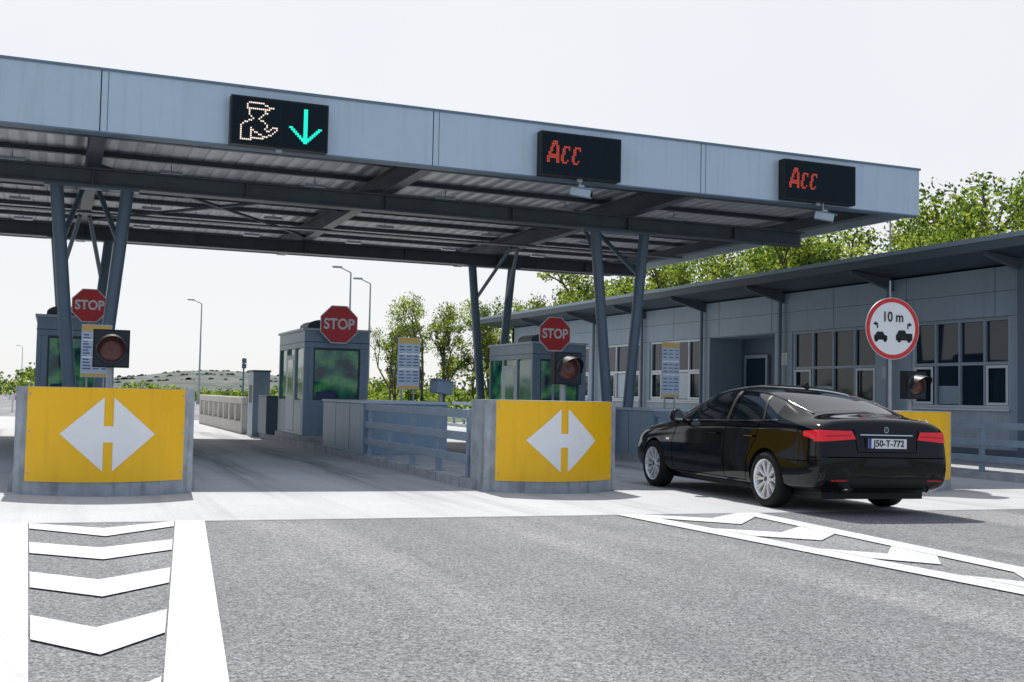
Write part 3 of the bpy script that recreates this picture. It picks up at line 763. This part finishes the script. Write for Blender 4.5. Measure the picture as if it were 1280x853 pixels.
# ------------------------------------------------------------ car
M_paint=mat("black_car_paint",(.0025,.003,.0045),.06,metal=.0,spec=.34)
M_cglass=mat("car_glass",(.004,.007,.011),.03,spec=.9)
M_chrome=mat("chrome",(.75,.75,.76),.12,metal=1)
M_alloy=mat("alloy",(.80,.81,.83),.32,metal=.45)
M_rub=mat("tyre_rubber",(.014,.014,.015),.8,bump=.3,bscale=60,spec=.25)
M_well=mat("wheel_well",(.005,.005,.005),.9,spec=.1)
M_tail=mat("tail_light",(.62,.008,.02),.12,emit=.28)
M_taild=mat("tail_light_dark",(.34,.004,.01),.1,emit=.1)
def car():
    root=bpy.data.objects.new("black_sedan_car",None); scene.collection.objects.link(root)
    S=[
    (-2.47,.77,.42,.94,.71,(.61,.975),(.49,.99),(.28,1.00),1.005),
    (-2.44,.86,.31,.995,.78,(.67,1.035),(.55,1.055),(.3,1.065),1.07),
    (-2.34,.905,.25,1.025,.81,(.70,1.07),(.57,1.09),(.3,1.105),1.11),
    (-2.10,.922,.23,1.04,.845,(.735,1.085),(.60,1.11),(.3,1.13),1.135),
    (-1.92,.925,.22,1.045,.855,(.75,1.10),(.64,1.135),(.33,1.16),1.17),
    (-1.44,.93,.20,1.025,.865,(.765,1.185),(.65,1.30),(.36,1.345),1.355),
    (-1.00,.93,.19,1.01,.87,(.775,1.23),(.645,1.40),(.37,1.455),1.465),
    (-.44,.93,.185,.995,.872,(.778,1.235),(.65,1.432),(.38,1.49),1.502),
    (-.34,.93,.185,.993,.872,(.778,1.235),(.65,1.434),(.38,1.492),1.504),
    (.28,.93,.185,.975,.872,(.775,1.215),(.645,1.40),(.38,1.455),1.467),
    (.70,.93,.19,.965,.868,(.79,1.10),(.69,1.215),(.38,1.26),1.27),
    (1.13,.925,.20,.945,.86,(.80,.972),(.74,.99),(.38,1.02),1.03),
    (1.65,.92,.22,.905,.84,(.74,.94),(.60,.965),(.3,.985),.99),
    (2.1,.90,.23,.835,.79,(.66,.87),(.52,.89),(.3,.905),.91),
    (2.33,.84,.24,.74,.70,(.56,.77),(.44,.785),(.27,.80),.805),
    (2.44,.72,.27,.63,.58,(.46,.65),(.36,.66),(.22,.665),.67),
    ]
    vs=[];rings=[]
    for y,w,zb,zs,wb,p7,p8,p9,z10 in S:
        half=[(0,zb),(w*.80,zb),(w*.955,zb+.05),(w*.985,.42),(w,.60),(w*.972,zs-.19),(w*.968,zs-.06),(wb,zs),p7,p8,p9,(0,z10)]
        ring=[]
        for x,z in half: ring.append((x,y+(.12*max(0,(z-.64)) if y<-2.4 else 0),z))
        full=ring+[(-x,yy,z) for x,yy,z in reversed(ring[1:-1])]
        rings.append(full)
    n=len(rings[0]); 
    for r in rings: vs+=r
    fs=[];mi=[]
    H=len(half)
    for i in range(len(rings)-1):
        for k in range(n):
            k2=(k+1)%n
            fs.append((i*n+k,i*n+k2,(i+1)*n+k2,(i+1)*n+k))
            kk=k if k<H-1 else n-1-k
            m=0
            if kk in (7,8) and i in (5,6,8,9,10): m=1
            if kk in (9,10) and i in (4,5,9,10): m=1
            mi.append(m)
    fs.append(tuple(reversed(range(n)))); mi.append(0); fs.append(tuple(range((len(rings)-1)*n,len(rings)*n))); mi.append(0)
    me=bpy.data.meshes.new("body"); me.from_pydata(vs,[],fs); me.materials.append(M_paint); me.materials.append(M_cglass); me.materials.append(M_well)
    me.polygons.foreach_set("material_index",mi)
    import bmesh
    bm=bmesh.new(); bm.from_mesh(me); bmesh.ops.recalc_face_normals(bm,faces=bm.faces); bm.to_mesh(me); bm.free()
    body=bpy.data.objects.new("body",me); scene.collection.objects.link(body)
    ss=body.modifiers.new("s",'SUBSURF'); ss.levels=3; ss.render_levels=3
    cuts=[]
    for wy in (-1.36,1.61):
        for sx in (-1,1):
            cb=MB(); prof_n=48; R=.37
            cb.tube((sx*.60,wy,.34),(sx*1.2,wy,.34),R,R,m=M_well,n=prof_n)
            c=cb.build("cut"); cuts.append(c)
            bo=body.modifiers.new("b",'BOOLEAN'); bo.object=c; bo.operation='DIFFERENCE'; bo.solver='EXACT'
            try: bo.material_mode='TRANSFER'
            except: pass
    dg=bpy.context.evaluated_depsgraph_get(); dg.update()
    nm=bpy.data.meshes.new_from_object(body.evaluated_get(dg),depsgraph=dg)
    body.modifiers.clear(); body.data=nm
    nm.polygons.foreach_set("use_smooth",[True]*len(nm.polygons))
    for c in cuts: bpy.data.objects.remove(c)
    try:
        nm.set_sharp_from_angle(angle=math.radians(40))
    except: pass
    body.parent=root
    bm=bmesh.new(); bm.from_mesh(nm); bvh=BVHTree.FromBMesh(bm); bm.free()
    def hit(o,d):
        r=bvh.ray_cast(Vector(o),Vector(d)); return r[0],r[1]
    def P(kind,u,v,sx=1,off=.004):
        if kind=='side': p,nn=hit((sx*1.6,u,v),(-sx,0,0))
        elif kind=='rear': p,nn=hit((u,-3.5,v),(0,1,0))
        elif kind=='front': p,nn=hit((u,3.5,v),(0,-1,0))
        else: p,nn=hit((u,v,2.5),(0,0,-1))
        if p is None: return None
        dirs={'side':Vector((sx,0,0)),'rear':Vector((0,-1,0)),'front':Vector((0,1,0)),'top':Vector((0,0,1))}[kind]
        if nn.dot(dirs)<0: nn=-nn
        return p+nn*off
    def strip(b,kind,pts,w,m,sx=1,off=.003,seg=.05):
        P2=[]
        for i in range(len(pts)-1):
            a=Vector(pts[i]);c=Vector(pts[i+1]); k=max(1,int((c-a).length/seg))
            for j in range(k): P2.append(a+(c-a)*j/k)
        P2.append(Vector(pts[-1]))
        L=[];
        for i,p in enumerate(P2):
            t=(P2[min(i+1,len(P2)-1)]-P2[max(0,i-1)]).normalized(); nn=Vector((-t.y,t.x))
            L.append((P(kind,*(p+nn*w/2),sx=sx,off=off),P(kind,*(p-nn*w/2),sx=sx,off=off)))
        for i in range(len(L)-1):
            q=[L[i][0],L[i][1],L[i+1][1],L[i+1][0]]
            if all(x is not None for x in q) and (q[0]-q[2]).length<.2: b.add(q,[(0,1,2,3)],m,True)
    def patch(b,kind,quad,m,sx=1,off=.006,nu=12,nv=6):
        a,bb,c,d=[Vector(q) for q in quad]; G=[]
        for j in range(nv+1):
            for i in range(nu+1):
                s=i/nu;t=j/nv; p=(a*(1-s)+bb*s)*(1-t)+(d*(1-s)+c*s)*t; G.append(P(kind,p.x,p.y,sx=sx,off=off))
        for j in range(nv):
            for i in range(nu):
                q=[G[j*(nu+1)+i],G[j*(nu+1)+i+1],G[(j+1)*(nu+1)+i+1],G[(j+1)*(nu+1)+i]]
                if all(x is not None for x in q) and max((q[0]-q[2]).length,(q[1]-q[3]).length)<.2: b.add(q,[(0,1,2,3)],m,True)
    M_gap=mat("panel_gap",(.001,.001,.001),.9,spec=.0)
    b=MB()
    for sx in (-1,1):
        strip(b,'side',[(.92,.93),(1.04,.7),(1.02,.30)],.008,M_gap,sx)
        strip(b,'side',[(-.39,.98),(-.38,.30)],.008,M_gap,sx)
        strip(b,'side',[(-1.18,1.0),(-1.12,.80),(-.94,.55),(-.90,.30)],.008,M_gap,sx)
        strip(b,'side',[(1.02,.29),(-.90,.29)],.008,M_gap,sx)
        strip(b,'side',[(-1.80,.60),(-2.15,.60),(-2.40,.62)],.007,M_gap,sx)
        strip(b,'side',[(.90,.985),(.3,1.0),(-.4,1.015),(-1.1,1.03),(-1.52,1.05)],.012,M_chrome,sx,off=.005)
        strip(b,'side',[(.95,.235),(-.9,.235)],.03,M_black,sx,off=.006)
        strip(b,'side',[(-.39,1.02),(-.39,1.40)],.07,M_black,sx,off=.004)
        strip(b,'side',[(-1.22,1.05),(-1.08,1.34)],.035,M_black,sx,off=.004)
        for hy in (-.12,-1.0):
            p=P('side',hy,.84,sx=sx,off=.02)
            if p: b.box(p.x-.012,p.x+.012,p.y-.10,p.y+.10,p.z-.013,p.z+.013,M_paint); b.box(p.x-.014,p.x+.014,p.y-.10,p.y+.10,p.z-.002,p.z+.001,M_chrome)
        patch(b,'side',[(1.12,.70),(1.22,.70),(1.22,.725),(1.12,.725)],M_chrome,sx)
        b.M=Matrix.Translation((sx*1.0,.76,1.04))@Matrix.Rotation(-sx*.15,4,'Z')
        b.lathe([(-.07,.0),(-.068,.075),(-.03,.10),(.04,.085),(.09,.04),(.10,.0)],(0,0,0),M_paint,20,'Y')
        b.disc((0,-.071,0),.073,M_chrome,20)
        b.M=Matrix.Identity(4); b.tube((sx*.86,.78,.99),(sx*.95,.76,1.02),.025,m=M_black,n=8)
    for sx in (-1,1):
        patch(b,'rear',[(sx*.42,.865),(sx*.88,.83),(sx*.865,.958),(sx*.47,.955)],M_tail,off=.008,nu=16,nv=6)
        patch(b,'rear',[(sx*.47,.900),(sx*.80,.885),(sx*.80,.900),(sx*.47,.913)],M_taild,off=.011,nu=14,nv=2)
        patch(b,'side',[(-2.44,.825),(-2.12,.885),(-2.12,.94),(-2.43,.960)],M_tail,sx,off=.008,nu=10,nv=5)
        patch(b,'rear',[(sx*.55,.39),(sx*.76,.39),(sx*.76,.41),(sx*.55,.41)],M_taild,off=.008)
        b.tube((sx*.52,-2.48,.31),(sx*.52,-2.3,.31),.040,m=M_chrome,n=16,cap=False); b.disc((sx*.52,-2.46,.31),.036,M_black,16)
    strip(b,'rear',[(-.44,.98),(-.40,.72),(.40,.72),(.44,.98)],.008,M_gap)
    strip(b,'rear',[(-.84,.66),(.84,.66)],.012,M_gap)
    strip(b,'rear',[(-.36,.915),(.36,.915)],.010,M_chrome,off=.01)
    patch(b,'rear',[(-.62,.32),(.62,.32),(.70,.42),(-.70,.42)],M_black,off=.006,nu=20,nv=4)
    p=P('rear',0,.975,off=.006)
    if p: b.disc((0,p.y-.004,.975),.034,M_chrome,24); b.disc((0,p.y-.006,.975),.027,M_trim,24)
    p=P('rear',0,.82); py=p.y-.012
    b.box(-.29,.29,py+.002,py+.03,.755,.885,M_black)
    b.box(-.26,.26,py-.004,py+.003,.765,.875,M_white); b.box(-.26,-.225,py-.006,py-.0042,.765,.875,mat("plate_blue",(.02,.06,.4),.4))
    pts=[Vector((s[6][0],s[0],s[6][1])) for s in S[4:12]]
    for sx in (-1,1):
        for i in range(len(pts)-1):
            pa=P('top',sx*(pts[i].x-.015),pts[i].y,off=-.006);pb=P('top',sx*(pts[i+1].x-.015),pts[i+1].y,off=-.006)
            if pa and pb: b.tube(pa,pb,.018,m=M_paint,n=10)
    for sx in (-1,1): patch(b,'front',[(sx*.45,.60),(sx*.80,.62),(sx*.80,.72),(sx*.45,.68)],mat("headlight",(.7,.72,.75),.08,spec=.9),off=.006)
    b.add([(-.02,-.90,1.458),(.02,-.90,1.458),(0,-.72,1.47),(0,-.90,1.53)],[(0,1,3),(1,2,3),(2,0,3)],M_paint)
    b.box(-.70,.70,-2.2,2.2,.17,.30,M_black)
    det=b.build("trim_and_lights"); det.parent=root
    t=text("J50-T-772",.105,(.015,py-.008,.82),M_black,root,off=.001,name="plate_lettering")
    t.matrix_parent_inverse=Matrix.Identity(4)
    def wheel(name,x,y,sx,steer=0):
        b=MB(); R=.335
        b.lathe([(-.11,.235),(-.118,.26),(-.115,.30),(-.095,.326),(-.05,R),(.05,R),(.095,.326),(.115,.30),(.118,.26),(.11,.235)],(0,0,0),M_rub,48)
        b.lathe([(.108,.248),(.112,.236),(.095,.225),(.0,.20),(-.10,.225)],(0,0,0),M_alloy,48)
        b.disc((.02,0,0),.20,M_well,32,'X')
        b.lathe([(.03,.15),(.035,.15),(.035,.05)],(0,0,0),M_galv,32)
        for k in range(10):
            t0=2*math.pi*k/10
            for dt in (-.10,.10):
                ca=[]
                for r,wd,xx in ((.045,.014,.078),(.14,.010,.088),(.235,.012,.100)):
                    a=t0+dt*(r/.232)
                    c=(math.cos(a)*r,math.sin(a)*r); tx=(-math.sin(a),math.cos(a))
                    ca.append([(xx,c[0]+tx[0]*wd,c[1]+tx[1]*wd),(xx,c[0]-tx[0]*wd,c[1]-tx[1]*wd),(xx-.03,c[0]-tx[0]*wd,c[1]-tx[1]*wd),(xx-.03,c[0]+tx[0]*wd,c[1]+tx[1]*wd)])
                V=sum(ca,[]); F=[]
                for j in (0,4): F+=[(j,j+1,j+5,j+4),(j+1,j+2,j+6,j+5),(j+3,j,j+4,j+7),(j+2,j+3,j+7,j+6)]
                b.add(V,F,M_alloy)
        b.tube((.05,0,0),(.092,0,0),.055,.048,m=M_alloy,n=24); b.disc((.0935,0,0),.032,M_trim,20,'X')
        o=b.build(name); o.parent=root; o.location=(x,y,R); o.rotation_euler=(0,0,(0 if sx>0 else math.pi)+steer)
    for nme,y in (("rear_wheel",-1.36),("front_wheel",1.61)):
        for sx in (-1,1): wheel(nme,sx*.81,y,sx)
    return root
c=car()
cx,cy=8.92,12.48
c.location=(cx,cy,g(cx)+.002); c.rotation_euler=(0,math.radians(.57),math.radians(-3.0))

# ------------------------------------------------------------ camera
th=math.radians(22.44); pt=math.atan((494.4-426.5)/1380); ro=.020
F=Vector((math.sin(th)*math.cos(pt),math.cos(th)*math.cos(pt),math.sin(pt))); R0=Vector((math.cos(th),-math.sin(th),0)); U0=R0.cross(F)
R=R0*math.cos(ro)+U0*math.sin(ro); U=U0*math.cos(ro)-R0*math.sin(ro)
cam=bpy.data.cameras.new("camera"); co=bpy.data.objects.new("camera",cam); scene.collection.objects.link(co)
Mx=Matrix(((R.x,U.x,-F.x,0),(R.y,U.y,-F.y,0),(R.z,U.z,-F.z,1.2),(0,0,0,1))); co.matrix_world=Mx
cam.sensor_width=36; cam.lens=36*1380/1280; cam.clip_end=6000; cam.clip_start=.05
scene.camera=co

# ------------------------------------------------------------ light
el=math.radians(53); az=math.radians(5)
s=Vector((math.sin(az)*math.cos(el),math.cos(az)*math.cos(el),math.sin(el)))
sl=bpy.data.lights.new("sun",'SUN'); sl.energy=5.0; sl.angle=math.radians(.5); sl.color=(1,.965,.91)
so=bpy.data.objects.new("sun",sl); so.rotation_euler=(-s).to_track_quat('-Z','Y').to_euler(); scene.collection.objects.link(so)
w=bpy.data.worlds.new("World"); scene.world=w; w.use_nodes=True; nt=w.node_tree; L=nt.links
bg=nt.nodes["Background"]; sky=nt.nodes.new("ShaderNodeTexSky"); sky.sky_type='NISHITA'; sky.sun_disc=False
sky.sun_elevation=el; sky.sun_rotation=az; sky.dust_density=1.0; sky.air_density=1
# thin bright haze on the sun's side of the sky, clearer and bluer on the far side
tc=nt.nodes.new("ShaderNodeTexCoord"); sp=nt.nodes.new("ShaderNodeSeparateXYZ"); L.new(tc.outputs["Generated"],sp.inputs[0])
mr=nt.nodes.new("ShaderNodeMapRange"); mr.interpolation_type='SMOOTHSTEP'; mr.inputs[1].default_value=-.5; mr.inputs[2].default_value=.6; L.new(sp.outputs[1],mr.inputs[0])
hz=nt.nodes.new("ShaderNodeMixRGB"); hz.inputs[1].default_value=(3.9,4.6,5.8,1); hz.inputs[2].default_value=(7.25,7.35,7.55,1); L.new(mr.outputs[0],hz.inputs[0])
cn=nt.nodes.new("ShaderNodeTexNoise"); cn.inputs["Scale"].default_value=1.6; cn.inputs["Detail"].default_value=5; L.new(tc.outputs["Generated"],cn.inputs["Vector"])
cr=nt.nodes.new("ShaderNodeMapRange"); cr.inputs[1].default_value=.35; cr.inputs[2].default_value=.65; cr.inputs[3].default_value=.82; cr.inputs[4].default_value=.94; L.new(cn.outputs["Fac"],cr.inputs[0])
mx=nt.nodes.new("ShaderNodeMixRGB"); L.new(cr.outputs[0],mx.inputs[0])
L.new(sky.outputs[0],mx.inputs[1]); L.new(hz.outputs[0],mx.inputs[2]); L.new(mx.outputs[0],bg.inputs[0]); bg.inputs[1].default_value=.125
scene.view_settings.view_transform='Standard'; scene.view_settings.look='None'; scene.view_settings.exposure=0
